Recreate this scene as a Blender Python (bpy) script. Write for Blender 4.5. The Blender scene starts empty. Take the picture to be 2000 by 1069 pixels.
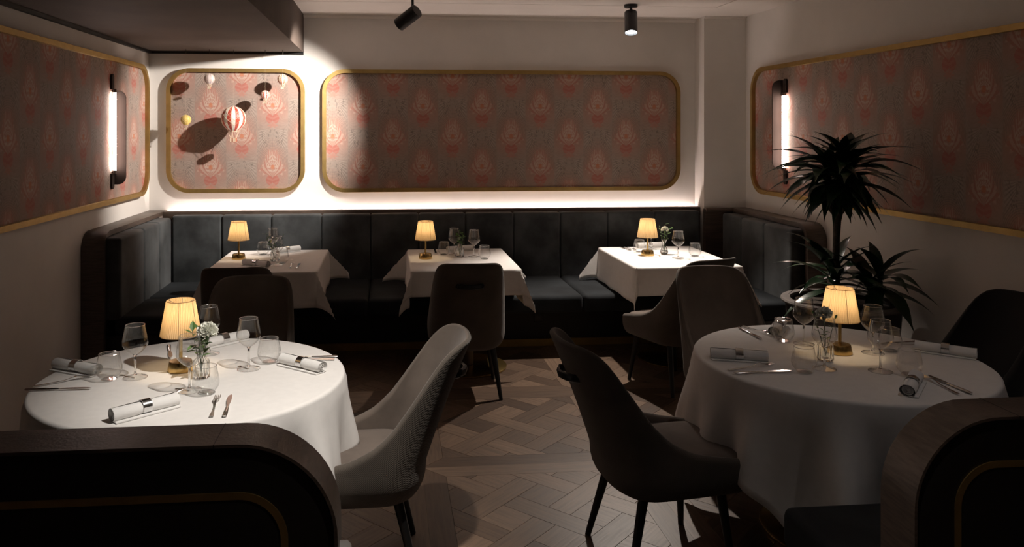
import bpy, bmesh, math, random
from mathutils import Vector, Matrix
random.seed(7)
scene = bpy.context.scene
col = scene.collection
PI = math.pi
R = math.radians

# ------------------------------------------------------------------ camera, world, exposure
cam_d = bpy.data.cameras.new('camera')
cam = bpy.data.objects.new('camera', cam_d)
col.objects.link(cam)
cam.location = (0, 0, 1.75)
cam.rotation_euler = (PI / 2, 0, -R(5.305))
cam_d.sensor_width = 36
cam_d.lens = 36 * 1540 / 2000
cam_d.shift_x = 0.05
cam_d.shift_y = -0.13875
cam_d.clip_start = 0.05
scene.camera = cam
w = bpy.data.worlds.new('world')
scene.world = w
w.use_nodes = True
w.node_tree.nodes['Background'].inputs[0].default_value = (1.0, 0.86, 0.74, 1)
w.node_tree.nodes['Background'].inputs[1].default_value = 0.02
vs = scene.view_settings
vs.view_transform = 'Standard'
vs.look = 'None'
vs.exposure = 0.0
vs.gamma = 1.0
vs.use_curve_mapping = False
try:
    scene.cycles.transparent_max_bounces = 24
    scene.cycles.sample_clamp_indirect = 4
except Exception:
    pass
# lamp powers (the lamps themselves are built with their fittings below)
P_SPOT_WALL = 330
P_SPOT_ROOM = 260
P_SPOT_FRONT = 175
P_FILL_REAR = 18
P_FILL_RIGHT = 6.5
P_LAMP = 1.55
E_LED = 82
E_TUBE = 40

# ------------------------------------------------------------------ node helpers
class Ex:
    """small expression wrapper that writes Math nodes"""
    nt = None
    def __init__(s, v): s.v = v
    @staticmethod
    def op(o, *a):
        n = Ex.nt.nodes.new('ShaderNodeMath'); n.operation = o
        for i, x in enumerate(a):
            x = x.v if isinstance(x, Ex) else x
            if isinstance(x, (int, float)): n.inputs[i].default_value = x
            else: Ex.nt.links.new(x, n.inputs[i])
        return Ex(n.outputs[0])
    def __add__(s, o): return Ex.op('ADD', s, o)
    __radd__ = __add__
    def __sub__(s, o): return Ex.op('SUBTRACT', s, o)
    def __rsub__(s, o): return Ex.op('SUBTRACT', o, s)
    def __mul__(s, o): return Ex.op('MULTIPLY', s, o)
    __rmul__ = __mul__
    def __truediv__(s, o): return Ex.op('DIVIDE', s, o)
def fsin(x): return Ex.op('SINE', x)
def fabs_(x): return Ex.op('ABSOLUTE', x)
def fsqrt(x): return Ex.op('SQRT', x)
def ffloor(x): return Ex.op('FLOOR', x)
def ffract(x): return Ex.op('FRACT', x)
def fatan2(a, b): return Ex.op('ARCTAN2', a, b)
def fmax(a, b): return Ex.op('MAXIMUM', a, b)
def sstep(x, a, b):
    n = Ex.nt.nodes.new('ShaderNodeMapRange'); n.interpolation_type = 'SMOOTHSTEP'
    Ex.nt.links.new(x.v, n.inputs[0])
    if a < b:
        n.inputs[1].default_value = a; n.inputs[2].default_value = b
        n.inputs[3].default_value = 0; n.inputs[4].default_value = 1
    else:
        n.inputs[1].default_value = b; n.inputs[2].default_value = a
        n.inputs[3].default_value = 1; n.inputs[4].default_value = 0
    return Ex(n.outputs[0])
def cmix(fac, a, b):
    n = Ex.nt.nodes.new('ShaderNodeMix'); n.data_type = 'RGBA'
    f = fac.v if isinstance(fac, Ex) else fac
    if isinstance(f, (int, float)): n.inputs[0].default_value = f
    else: Ex.nt.links.new(f, n.inputs[0])
    for i, x in ((6, a), (7, b)):
        if isinstance(x, tuple): n.inputs[i].default_value = (*x, 1)
        else: Ex.nt.links.new(x, n.inputs[i])
    return n.outputs[2]
def coords(kind='Object', scale=(1, 1, 1)):
    nt = Ex.nt
    tc = nt.nodes.new('ShaderNodeTexCoord')
    mp = nt.nodes.new('ShaderNodeMapping'); mp.inputs['Scale'].default_value = scale
    nt.links.new(tc.outputs[kind], mp.inputs[0])
    return mp.outputs[0]
def noise(vec, scale, detail=4, rough=.55, dist=0.0):
    n = Ex.nt.nodes.new('ShaderNodeTexNoise')
    n.inputs['Scale'].default_value = scale; n.inputs['Detail'].default_value = detail
    n.inputs['Roughness'].default_value = rough; n.inputs['Distortion'].default_value = dist
    Ex.nt.links.new(vec, n.inputs['Vector'])
    return Ex(n.outputs['Fac'])
def bump(h, strength, dist=.01):
    b = Ex.nt.nodes.new('ShaderNodeBump')
    b.inputs['Strength'].default_value = strength; b.inputs['Distance'].default_value = dist
    Ex.nt.links.new(h.v, b.inputs['Height'])
    return b.outputs[0]
def new_mat(name):
    m = bpy.data.materials.new(name); m.use_nodes = True
    Ex.nt = m.node_tree
    return m, m.node_tree.nodes['Principled BSDF']
def setp(p, **k):
    for a, v in k.items():
        p.inputs[a.replace('_', ' ')].default_value = v
def link(a, b): Ex.nt.links.new(a.v if isinstance(a, Ex) else a, b)

M = {}
def plain(name, colr, rough=.6, metal=0.0, var=.12, nscale=6, bmp=0.0, bscale=200, sheen=0.0, stretch=(1, 1, 1), spec=.5):
    m, p = new_mat(name)
    v = coords('Object', stretch)
    n = noise(v, nscale)
    c0 = tuple(c * (1 - var) for c in colr); c1 = tuple(min(1, c * (1 + var)) for c in colr)
    link(cmix(sstep(n, .3, .7), c0, c1), p.inputs['Base Color'])
    p.inputs['Roughness'].default_value = rough
    p.inputs['Metallic'].default_value = metal
    p.inputs['Specular IOR Level'].default_value = spec
    if sheen:
        p.inputs['Sheen Weight'].default_value = sheen
        p.inputs['Sheen Roughness'].default_value = .4
    if bmp:
        link(bump(noise(v, bscale, 2), bmp), p.inputs['Normal'])
    M[name] = m
    return m
plain('plaster', (.74, .70, .66), .85, var=.03, nscale=3, bmp=.06, bscale=260)
plain('ceiling_paint', (.79, .73, .68), .85, var=.02, nscale=3)
plain('soffit_paint', (.088, .063, .050), .75, var=.15, nscale=2.5, bmp=.08, bscale=160)
plain('soffit_edge', (.008, .007, .007), .6)
plain('dark_wood', (.055, .036, .027), .42, var=.35, nscale=5, stretch=(1, 1, 14), bmp=.12, bscale=40)
plain('rail_wood', (.088, .062, .048), .40, var=.3, nscale=4, stretch=(3, 3, 30), bmp=.1, bscale=40)
plain('dark_panel', (.012, .009, .008), .5, var=.2)
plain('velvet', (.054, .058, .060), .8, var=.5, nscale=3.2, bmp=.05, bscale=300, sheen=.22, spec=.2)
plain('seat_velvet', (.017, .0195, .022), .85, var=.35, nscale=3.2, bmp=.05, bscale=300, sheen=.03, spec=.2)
plain('cloth', (.78, .755, .73), .9, var=.02, nscale=30, bmp=.12, bscale=700, spec=.15)
plain('napkin', (.80, .785, .765), .9, var=.02, nscale=40, bmp=.2, bscale=500, spec=.15)
plain('brass', (.60, .41, .16), .27, 1.0, var=.08, nscale=14)
plain('frame_brass', (.46, .315, .12), .55, 1.0, var=.08, nscale=14)
plain('brass_dark', (.42, .27, .09), .45, 1.0, var=.1)
plain('bronze', (.10, .07, .055), .5, .5, var=.1)
plain('fin_bronze', (.036, .025, .020), .7, 0, var=.1, spec=.2)
plain('black_metal', (.012, .012, .013), .38, var=.1)
plain('leg_black', (.008, .008, .008), .4, var=.1)
plain('silver', (.72, .72, .72), .18, 1.0, var=.04)
plain('steel', (.62, .61, .60), .15, 1.0, var=.04)
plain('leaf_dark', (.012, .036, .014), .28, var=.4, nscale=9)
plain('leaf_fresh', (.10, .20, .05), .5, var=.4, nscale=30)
plain('stem_green', (.06, .10, .035), .55, var=.3, nscale=20)
plain('petal', (.86, .86, .78), .7, var=.08, nscale=60)
plain('bark', (.055, .042, .032), .85, var=.4, nscale=30, bmp=.4, bscale=50)
plain('soil', (.05, .036, .026), .95, var=.6, nscale=60, bmp=.8, bscale=60)
plain('planter_black', (.016, .015, .015), .55, var=.2)
plain('planter_rim', (.13, .112, .10), .6, var=.2, nscale=12)
plain('white_plastic', (.72, .71, .68), .45, var=.02)
plain('basket', (.36, .10, .05), .8, var=.3, nscale=60)
plain('twine', (.72, .58, .42), .9, var=.1)
plain('joint', (.018, .012, .009), .8)
plain('wick_wire', (.10, .085, .07), .5)

def chair_fabric(name, c, weave):
    m, p = new_mat(name)
    v = coords('Object')
    n = noise(v, 5)
    link(cmix(sstep(n, .3, .7), tuple(x * .85 for x in c), tuple(x * 1.15 for x in c)), p.inputs['Base Color'])
    setp(p, Roughness=.85); p.inputs['Specular IOR Level'].default_value = .25
    p.inputs['Sheen Weight'].default_value = .15
    if weave:
        sx = Ex.nt.nodes.new('ShaderNodeSeparateXYZ'); Ex.nt.links.new(v, sx.inputs[0])
        x, y, z = (Ex(o) for o in sx.outputs)
        k = 850
        link(bump(fsin((x + y) * k) * fsin(z * k), .2, .003), p.inputs['Normal'])
    else:
        link(bump(noise(v, 18, 5), .12), p.inputs['Normal'])
    M[name] = m
chair_fabric('chair_weave', (.092, .075, .061), True)
chair_fabric('chair_suede', (.136, .108, .090), False)
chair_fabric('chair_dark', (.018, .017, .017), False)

def wood_floor():
    m, p = new_mat('parquet')
    nt = Ex.nt
    oi = nt.nodes.new('ShaderNodeObjectInfo')
    ge = nt.nodes.new('ShaderNodeNewGeometry')
    rnd = ffract(Ex(oi.outputs['Random']) + Ex(ge.outputs['Random Per Island']))
    at = nt.nodes.new('ShaderNodeAttribute'); at.attribute_name = 'grain'
    mp = nt.nodes.new('ShaderNodeMapping'); mp.inputs['Scale'].default_value = (3, 45, 1)
    nt.links.new(at.outputs['Vector'], mp.inputs[0])
    g = noise(mp.outputs[0], 1.6, 6, .6, .4)
    b = noise(coords('Object'), 2.2, 3)
    base = cmix(rnd, (.080, .048, .031), (.225, .148, .100))
    c2 = cmix(sstep(g, .35, .72), base, cmix(rnd, (.050, .030, .020), (.135, .087, .058)))
    c3 = cmix(sstep(b, .35, .75) * .35, c2, (.065, .044, .032))
    link(c3, p.inputs['Base Color'])
    link(g * .22 + .30, p.inputs['Roughness'])
    link(bump(g, .10, .004), p.inputs['Normal'])
    M['parquet'] = m
wood_floor()

def damask(name, x0, zc):
    m, p = new_mat(name)
    nt = Ex.nt
    v = coords('Object')
    sx = nt.nodes.new('ShaderNodeSeparateXYZ'); nt.links.new(v, sx.inputs[0])
    x, y, z = (Ex(o) for o in sx.outputs)
    nz = noise(v, 26, 2) - .5
    xs = (x - x0) / .267
    k = ffloor(xs + .5)
    Pp = fabs_(xs - k) * 2 + nz * .05
    par = ffract(k * .5)                     # 0 or 0.5
    q = ffract((zc - z) / .545 + .42 + par)
    e = (q - .42) / .225
    wq = sstep(q, .36, .56) * .42 + .52
    r = fsqrt((Pp / wq) * (Pp / wq) + e * e)
    ro = fsqrt((Pp / .74) * (Pp / .74) + e * e)
    ang = fatan2(Pp, e * -1.0)
    flower = sstep(r + fsin(ang * 17) * .12, 1.04, .90)
    halo = sstep(r, 2.3, .85)
    core = sstep(r, .66, .54)
    angf = fatan2(Pp, .66 - q)
    petal_l = sstep(fsin(angf * 24 + r * 7), -.15, .45)
    inner_l = sstep(fsin(r * 22 + fsin(ang * 5) * 2.2), -.2, .4)
    heart_r = fsqrt(((Pp - .2) / .24) * ((Pp - .2) / .24) + ((q - .69) / .078) * ((q - .69) / .078))
    heart = sstep(heart_r, 1.05, .85)
    star_r = fsqrt((Pp / .30) * (Pp / .30) + ((q - .80) / .045) * ((q - .80) / .045))
    star = sstep(star_r + fsin(fatan2(Pp, (q - .80) * 5) * 8) * .3, 1.0, .7)
    q2 = ffract(q + .13)                     # fan under the star
    fang = fatan2(Pp, q2 * 2.0 + .02)
    fan_l = sstep(fsin(fang * 58), -.2, .5)
    fan = sstep(q2, .36, .26) * sstep(Pp, 1.0, .8)
    ring_l = sstep(fsin(ro * 58), -.1, .5)
    ring = sstep(r, .98, 1.08) * sstep(ro, 1.8, 1.6) * sstep(q, .62, .5)
    leafn = noise(coords('Object', (1, 1, .6)), 70, 1)
    leafm = sstep(fabs_(fabs_(Pp - .45) - .16 + (q2 - .12) * .9), .16, .05) * sstep(q2, .34, .24) * sstep(leafn, .5, .6)
    curl = sstep(fsin(fatan2(Pp - .95, e * .6 - .75) * 16 + fsqrt((Pp - .95) * (Pp - .95) + (e - 1.2) * (e - 1.2) * .4) * 30), -.1, .5)
    base = cmix(nz * 1.2 + .5, (.345, .258, .218), (.430, .335, .286))
    c = cmix(curl * .16, base, (.21, .175, .152))
    c = cmix(halo * .55, c, (.48, .25, .195))
    c = cmix(ring * ring_l * .40, c, (.19, .165, .14))
    c = cmix(fan * fan_l * .34, c, (.21, .185, .16))
    c = cmix(fan * (1 - fan_l) * .25, c, (.52, .46, .40))
    pk = cmix(petal_l, (.54, .37, .30), (.45, .21, .165))
    c = cmix(flower * .78, c, pk)
    c = cmix(core * inner_l * .75, c, (.58, .45, .375))
    dot_r = fsqrt((Pp / .16) * (Pp / .16) + ((q - .48) / .045) * ((q - .48) / .045))
    c = cmix(sstep(dot_r, 1.0, .6) * .8, c, (.56, .20, .10))
    c = cmix(heart * .85, c, cmix(inner_l * .5, (.45, .155, .125), (.50, .25, .20)))
    c = cmix(star * .6, c, (.50, .22, .17))
    c = cmix(leafm * .42, c, (.10, .09, .08))
    c = cmix(.09, c, (.06, .035, .03))
    link(c, p.inputs['Base Color'])
    setp(p, Roughness=.85); p.inputs['Specular IOR Level'].default_value = .2
    w_ = fsin(x * 1500) * fsin(z * 1500)
    link(bump(w_, .25, .002), p.inputs['Normal'])
    M[name] = m
damask('damask_small', -.222, .255)
damask('damask_large', -1.276, .255)
damask('damask_left', .05, .255)
damask('damask_right', -.08, .255)

def glass_mat(name, tint, refl=.55, body=.0):
    m = bpy.data.materials.new(name); m.use_nodes = True
    nt = m.node_tree; nt.nodes.clear(); Ex.nt = nt
    out = nt.nodes.new('ShaderNodeOutputMaterial')
    tr = nt.nodes.new('ShaderNodeBsdfTransparent'); tr.inputs[0].default_value = (*tint, 1)
    gl = nt.nodes.new('ShaderNodeBsdfGlossy'); gl.inputs['Roughness'].default_value = .03
    lw = nt.nodes.new('ShaderNodeLayerWeight'); lw.inputs[0].default_value = .5
    f = Ex.op('POWER', Ex(lw.outputs['Facing']), 2.4) * refl + .075 + body
    mx = nt.nodes.new('ShaderNodeMixShader')
    nt.links.new(f.v, mx.inputs[0]); nt.links.new(tr.outputs[0], mx.inputs[1]); nt.links.new(gl.outputs[0], mx.inputs[2])
    nt.links.new(mx.outputs[0], out.inputs[0])
    M[name] = m
glass_mat('glass', (.985, .985, .98), .85)
glass_mat('cut_glass', (.95, .96, .955), .9, .04)
m_, p_ = new_mat('solid_glass')
setp(p_, Roughness=.02, IOR=1.46)
p_.inputs['Base Color'].default_value = (.985, .99, .985, 1)
p_.inputs['Transmission Weight'].default_value = 1.0
M['solid_glass'] = m_
glass_mat('glass_edge', (.97, .97, .97), .5, .38)
glass_mat('water', (.97, .98, .98), .4)

def shade_mat():
    m = bpy.data.materials.new('lamp_shade_fabric'); m.use_nodes = True
    nt = m.node_tree; nt.nodes.clear(); Ex.nt = nt
    out = nt.nodes.new('ShaderNodeOutputMaterial')
    v = coords('Object')
    sx = nt.nodes.new('ShaderNodeSeparateXYZ'); nt.links.new(v, sx.inputs[0])
    x, y, z = (Ex(o) for o in sx.outputs)
    a = fatan2(x, y)
    n = noise(v, 9, 3)
    st = fsin(a * 60 + n * 9) * .5 + .5
    c = cmix(st * .55 + n * .3, (.66, .52, .34), (.47, .34, .19))
    df = nt.nodes.new('ShaderNodeBsdfDiffuse'); tl = nt.nodes.new('ShaderNodeBsdfTranslucent')
    nt.links.new(c, df.inputs[0]); nt.links.new(c, tl.inputs[0])
    mx = nt.nodes.new('ShaderNodeMixShader'); mx.inputs[0].default_value = .55
    nt.links.new(df.outputs[0], mx.inputs[1]); nt.links.new(tl.outputs[0], mx.inputs[2])
    nt.links.new(mx.outputs[0], out.inputs[0])
    M['shade'] = m
shade_mat()

def emit(name, c, s):
    m = bpy.data.materials.new(name); m.use_nodes = True
    nt = m.node_tree; nt.nodes.clear()
    o = nt.nodes.new('ShaderNodeOutputMaterial'); e = nt.nodes.new('ShaderNodeEmission')
    e.inputs[0].default_value = (*c, 1); e.inputs[1].default_value = s
    nt.links.new(e.outputs[0], o.inputs[0])
    M[name] = m
emit('led_glow', (1.0, .83, .76), E_LED)
emit('tube_glow', (1.0, .80, .72), E_TUBE)
emit('spot_glow', (.90, .96, 1.0), 14)
emit('bulb_glow', (1.0, .74, .40), 10)

def stripes(name, c0, c1, n):
    m, p = new_mat(name)
    v = coords('Object')
    sx = Ex.nt.nodes.new('ShaderNodeSeparateXYZ'); Ex.nt.links.new(v, sx.inputs[0])
    x, y, z = (Ex(o) for o in sx.outputs)
    a = fatan2(x, y)
    link(cmix(sstep(fsin(a * n), -.12, .12), c0, c1), p.inputs['Base Color'])
    setp(p, Roughness=.45)
    M[name] = m
stripes('balloon_red', (.50, .075, .045), (.80, .74, .66), 9)
stripes('balloon_rust', (.58, .20, .12), (.80, .72, .62), 9)
stripes('balloon_lilac', (.46, .36, .36), (.62, .53, .52), 9)
stripes('balloon_yellow', (.66, .47, .10), (.74, .56, .15), 9)

# ------------------------------------------------------------------ geometry helpers
class G:
    def __init__(s): s.v = []; s.f = []
    def add(s, v, f):
        o = len(s.v); s.v += [tuple(p) for p in v]; s.f += [tuple(i + o for i in q) for q in f]
        return s
    def box(s, x0, x1, y0, y1, z0, z1):
        v = [(x, y, z) for z in (z0, z1) for y in (y0, y1) for x in (x0, x1)]
        return s.add(v, [(0, 2, 3, 1), (4, 5, 7, 6), (0, 1, 5, 4), (2, 6, 7, 3), (0, 4, 6, 2), (1, 3, 7, 5)])
    def rbox(s, x0, x1, y0, y1, z0, z1, r=.01, seg=3):
        bm = bmesh.new()
        bmesh.ops.create_cube(bm, size=1)
        for q in bm.verts:
            q.co = Vector(((x0 + x1) / 2 + q.co.x * (x1 - x0), (y0 + y1) / 2 + q.co.y * (y1 - y0), (z0 + z1) / 2 + q.co.z * (z1 - z0)))
        bmesh.ops.bevel(bm, geom=bm.edges[:] + bm.verts[:], offset=r, segments=seg, profile=.5, affect='EDGES', clamp_overlap=True)
        bm.verts.index_update()
        s.add([q.co[:] for q in bm.verts], [[q.index for q in f.verts] for f in bm.faces])
        bm.free()
        return s
    def grid(s, fn, nu, nv, closeu=False):
        v = [fn(i / (nu if closeu else nu - 1), j / (nv - 1)) for j in range(nv) for i in range(nu)]
        f = []
        for j in range(nv - 1):
            for i in range(nu if closeu else nu - 1):
                a = j * nu + i; b = j * nu + (i + 1) % nu
                f.append((a, b, b + nu, a + nu))
        return s.add(v, f)
    def lathe(s, prof, n=24, cap0=False, cap1=False, at=(0, 0, 0)):
        v = []; f = []
        for (r, z) in prof:
            for i in range(n):
                a = 2 * PI * i / n
                v.append((at[0] + r * math.cos(a), at[1] + r * math.sin(a), at[2] + z))
        for j in range(len(prof) - 1):
            for i in range(n):
                a = j * n + i; b = j * n + (i + 1) % n
                f.append((a, b, b + n, a + n))
        if cap0: f.append(tuple(range(n - 1, -1, -1)))
        if cap1: f.append(tuple((len(prof) - 1) * n + i for i in range(n)))
        return s.add(v, f)
    def tube(s, pts, rad, n=8, caps=True, flat=1.0):
        pts = [Vector(p) for p in pts]
        if not isinstance(rad, (list, tuple)): rad = [rad] * len(pts)
        v = []; f = []
        up = None
        for i, p in enumerate(pts):
            t = (pts[min(i + 1, len(pts) - 1)] - pts[max(i - 1, 0)]).normalized()
            if up is None:
                up = Vector((0, 0, 1)) if abs(t.z) < .9 else Vector((1, 0, 0))
            a = t.cross(up).normalized(); b = a.cross(t).normalized(); up = b
            for k in range(n):
                th = 2 * PI * k / n
                v.append(p + (a * math.cos(th) + b * math.sin(th) * flat) * rad[i])
        for j in range(len(pts) - 1):
            for i in range(n):
                q = j * n + i; r_ = j * n + (i + 1) % n
                f.append((q, r_, r_ + n, q + n))
        if caps:
            f.append(tuple(range(n - 1, -1, -1)))
            f.append(tuple((len(pts) - 1) * n + i for i in range(n)))
        return s.add(v, f)
    def prism(s, poly, fn0, fn1):
        """poly: 2d loop, fn0/fn1 map (a,b) to 3d for the two faces"""
        n = len(poly)
        v = [fn0(*p) for p in poly] + [fn1(*p) for p in poly]
        f = [tuple(range(n - 1, -1, -1)), tuple(range(n, 2 * n))]
        f += [(i, (i + 1) % n, n + (i + 1) % n, n + i) for i in range(n)]
        return s.add(v, f)
    def band(s, inner, outer, fn0, fn1, closed=False):
        """strip between two 2d polylines, extruded from fn0 to fn1"""
        n = len(inner)
        v = [fn0(*p) for p in inner] + [fn0(*p) for p in outer] + [fn1(*p) for p in inner] + [fn1(*p) for p in outer]
        f = []
        m = n if closed else n - 1
        for i in range(m):
            j = (i + 1) % n
            f += [(i, j, n + j, n + i), (2 * n + i, 3 * n + i, 3 * n + j, 2 * n + j),
                  (i, 2 * n + i, 2 * n + j, j), (n + i, n + j, 3 * n + j, 3 * n + i)]
        if not closed:
            f += [(0, n, 3 * n, 2 * n), (n - 1, 3 * n - 1, 4 * n - 1, 2 * n - 1)]
        return s.add(v, f)
    def build(s, name, mat, parent=None, smooth=True, angle=38, loc=None, rz=0, fix=True):
        me = bpy.data.meshes.new(name)
        me.from_pydata(s.v, [], s.f)
        if fix:
            bm = bmesh.new(); bm.from_mesh(me)
            bmesh.ops.recalc_face_normals(bm, faces=bm.faces[:])
            bm.to_mesh(me); bm.free()
        if smooth:
            for p in me.polygons: p.use_smooth = True
            me.set_sharp_from_angle(angle=R(angle))
        me.materials.append(M[mat])
        o = bpy.data.objects.new(name, me)
        col.objects.link(o)
        if parent: o.parent = parent
        if loc: o.location = loc
        o.rotation_euler.z = rz
        return o

def tag(o, label, cat, group=None):
    o['label'] = label; o['category'] = cat
    if group: o['group'] = group
    return o
def struct(o): o['kind'] = 'structure'; return o
def empty(name, loc=(0, 0, 0), rz=0):
    o = bpy.data.objects.new(name, None); col.objects.link(o)
    o.empty_display_size = .1
    o.location = loc; o.rotation_euler.z = rz
    return o
def copy_tree(o, parent=None):
    kids = [c for c in o.children]
    c = o.copy(); col.objects.link(c)
    c.parent = parent
    for k in kids: copy_tree(k, c)
    return c
USED = {}
def put(key, maker, loc, rz, label, cat, group=None, scale=None):
    """first call builds the thing, later calls copy it with all its parts"""
    if key not in USED:
        o = maker(); USED[key] = o
    else:
        o = copy_tree(USED[key])
        for k in ('label', 'category', 'group'):
            if k in o: del o[k]
    o.location = loc; o.rotation_euler = (0, 0, rz)
    o.scale = scale if scale else (1, 1, 1)
    return tag(o, label, cat, group)
def rrect(x0, x1, z0, z1, r, seg=10, cor=(1, 1, 1, 1)):
    """rounded rectangle loop, counter-clockwise from bottom left"""
    out = []
    cs = [((x0 + r, z0 + r), PI), ((x1 - r, z0 + r), 1.5 * PI), ((x1 - r, z1 - r), 0), ((x0 + r, z1 - r), .5 * PI)]
    pts = [(x0, z0), (x1, z0), (x1, z1), (x0, z1)]
    for (c, a0), on, p in zip(cs, cor, pts):
        if on:
            for i in range(seg + 1):
                a = a0 + .5 * PI * i / seg
                out.append((c[0] + r * math.cos(a), c[1] + r * math.sin(a)))
        else: out.append(p)
    return out
def lerp(a, b, t): return a + (b - a) * t
def sm(a, b, x):
    t = max(0, min(1, (x - a) / (b - a))); return t * t * (3 - 2 * t)
def interp(tab, x):
    if x <= tab[0][0]: return tab[0][1]
    for (x0, y0), (x1, y1) in zip(tab, tab[1:]):
        if x <= x1:
            return lerp(y0, y1, (x - x0) / (x1 - x0))
    return tab[-1][1]

# ------------------------------------------------------------------ the room
XL, XR, YB, YF, ZC = -2.072, 3.239, 7.1, -2.6, 2.79
YC = 6.886                                    # front of the pier in the right corner
XC = 2.845
struct(G().box(XL - .12, XL, YF, YB + .12, -.05, ZC + .1).build('wall_left', 'plaster', smooth=False))
struct(G().box(XR, XR + .12, YF, YB + .12, -.05, ZC + .1).build('wall_right', 'plaster', smooth=False))
struct(G().box(XL, XR, YB, YB + .12, -.05, ZC + .1).build('wall_back', 'plaster', smooth=False))
struct(G().box(XL, XR, YF - .12, YF, -.05, ZC + .1).build('wall_front', 'plaster', smooth=False))
struct(G().box(XC, XR, YC, YB, 0, ZC).build('wall_pier', 'plaster', smooth=False))
# ceiling with the recessed centre field
ceil = struct(G().box(XL, XR, 6.375, YB, ZC, ZC + .1).box(2.752, XR, YF, 6.375, ZC, ZC + .1)
              .box(XL, 2.752, YF, 6.375, ZC + .012, ZC + .1).build('ceiling', 'ceiling_paint', smooth=False))
G().box(-.74, 2.735, YF, 6.358, ZC - .001, ZC + .011).build('ceiling_panel', 'ceiling_paint', ceil, smooth=False)
struct(G().prism([(YB, ZC), (YB - .022, ZC), (YB - .020, ZC - .012), (YB - .006, ZC - .026), (YB, ZC - .03)],
                 lambda a, b: (-.742, a, b), lambda a, b: (XC, a, b)).build('trim_1', 'ceiling_paint', smooth=False))
struct(G().prism([(YC, ZC), (YC - .016, ZC), (YC - .014, ZC - .009), (YC - .004, ZC - .019), (YC, ZC - .022)],
                 lambda a, b: (XC, a, b), lambda a, b: (XR, a, b)).build('trim_2', 'ceiling_paint', smooth=False))
sof = struct(G().box(XL, -.742, YF, YB - .001, 2.452, ZC).build('ceiling_soffit', 'soffit_paint', smooth=False))
G().box(XL, -.742, YB - .03, YB - .002, 2.43, 2.452).build('edge_strip', 'soffit_edge', sof, smooth=False)
G().box(XL + .001, XL + .03, YF, YB - .03, 2.43, 2.452).build('edge_strip', 'soffit_edge', sof, smooth=False)

# parquet floor: Versailles panels, every plank its own piece where the room shows them
floor = struct(G().box(XL, XR, YF, YB, -.06, -.006).build('floor', 'joint', smooth=False))
def clip(poly, a, b, c):
    out = []
    for i in range(len(poly)):
        p, q = poly[i], poly[(i + 1) % len(poly)]
        dp, dq = a * p[0] + b * p[1] - c, a * q[0] + b * q[1] - c
        if dp <= 0: out.append(p)
        if (dp < 0 < dq) or (dq < 0 < dp):
            t = dp / (dp - dq); out.append((lerp(p[0], q[0], t), lerp(p[1], q[1], t)))
    return out
def area(p): return abs(sum(p[i][0] * p[(i + 1) % len(p)][1] - p[(i + 1) % len(p)][0] * p[i][1] for i in range(len(p)))) / 2
def shrink(poly, d):
    cx = sum(p[0] for p in poly) / len(poly); cy = sum(p[1] for p in poly) / len(poly)
    out = []
    for p in poly:
        v = Vector((p[0] - cx, p[1] - cy)); l = v.length
        v *= max(.5, (l - d) / l) if l > 1e-6 else 1
        out.append((cx + v.x, cy + v.y))
    return out
S = 1.13; BW = .115; GG = .292; W_ = .118
def panel_pieces():
    P = []
    h = S / 2; i_ = h - BW
    for k in range(4):                        # mitred frame
        tr = [(-h, -h), (h, -h), (i_, -i_), (-i_, -i_)]
        a = k * PI / 2
        P.append(([(x * math.cos(a) - y * math.sin(a), x * math.sin(a) + y * math.cos(a)) for x, y in tr], a))
    raw = []
    n = 5
    for i in range(-n, n + 1):
        for j in range(-n, n + 1):
            x, y = i * GG, j * GG
            raw.append(([(x + W_ / 2, y + W_ / 2), (x + GG - W_ / 2, y + W_ / 2), (x + GG - W_ / 2, y + GG - W_ / 2), (x + W_ / 2, y + GG - W_ / 2)], (i + j) % 2 * PI / 2))
            if (i + j) % 2 == 0:              # upright bar runs through this crossing
                raw.append(([(x - W_ / 2, y - GG + W_ / 2), (x + W_ / 2, y - GG + W_ / 2), (x + W_ / 2, y + GG - W_ / 2), (x - W_ / 2, y + GG - W_ / 2)], PI / 2))
            else:
                raw.append(([(x - GG + W_ / 2, y - W_ / 2), (x + GG - W_ / 2, y - W_ / 2), (x + GG - W_ / 2, y + W_ / 2), (x - GG + W_ / 2, y + W_ / 2)], 0))
    c, s = math.cos(PI / 4), math.sin(PI / 4)
    for poly, a in raw:
        q = [(x * c - y * s, x * s + y * c) for x, y in poly]
        for A in ((1, 0), (-1, 0), (0, 1), (0, -1)):
            q = clip(q, A[0], A[1], i_)
            if len(q) < 3: break
        if len(q) >= 3 and area(q) > .0008: P.append((q, a + PI / 4))
    return P
PIECES = panel_pieces()
def plank_geo(poly, ang):
    out = shrink(poly, .0010); inn = shrink(poly, .0023)
    n = len(out)
    v = [(x, y, -.006) for x, y in out] + [(x, y, -.0015) for x, y in out] + [(x, y, 0) for x, y in inn]
    f = [tuple(range(2 * n, 3 * n))]
    for i in range(n):
        j = (i + 1) % n
        f += [(i, j, n + j, n + i), (n + i, n + j, 2 * n + j, 2 * n + i)]
    return v, f
def grain_attr(me, vals):
    at = me.attributes.new('grain', 'FLOAT_VECTOR', 'POINT')
    at.data.foreach_set('vector', [c for p in vals for c in p])
stuff_v, stuff_f, stuff_g = [], [], []
ox, oy = .745, 4.665                           # centre of one panel; seams run along y = 5.23, 4.10
PM = {}
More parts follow.
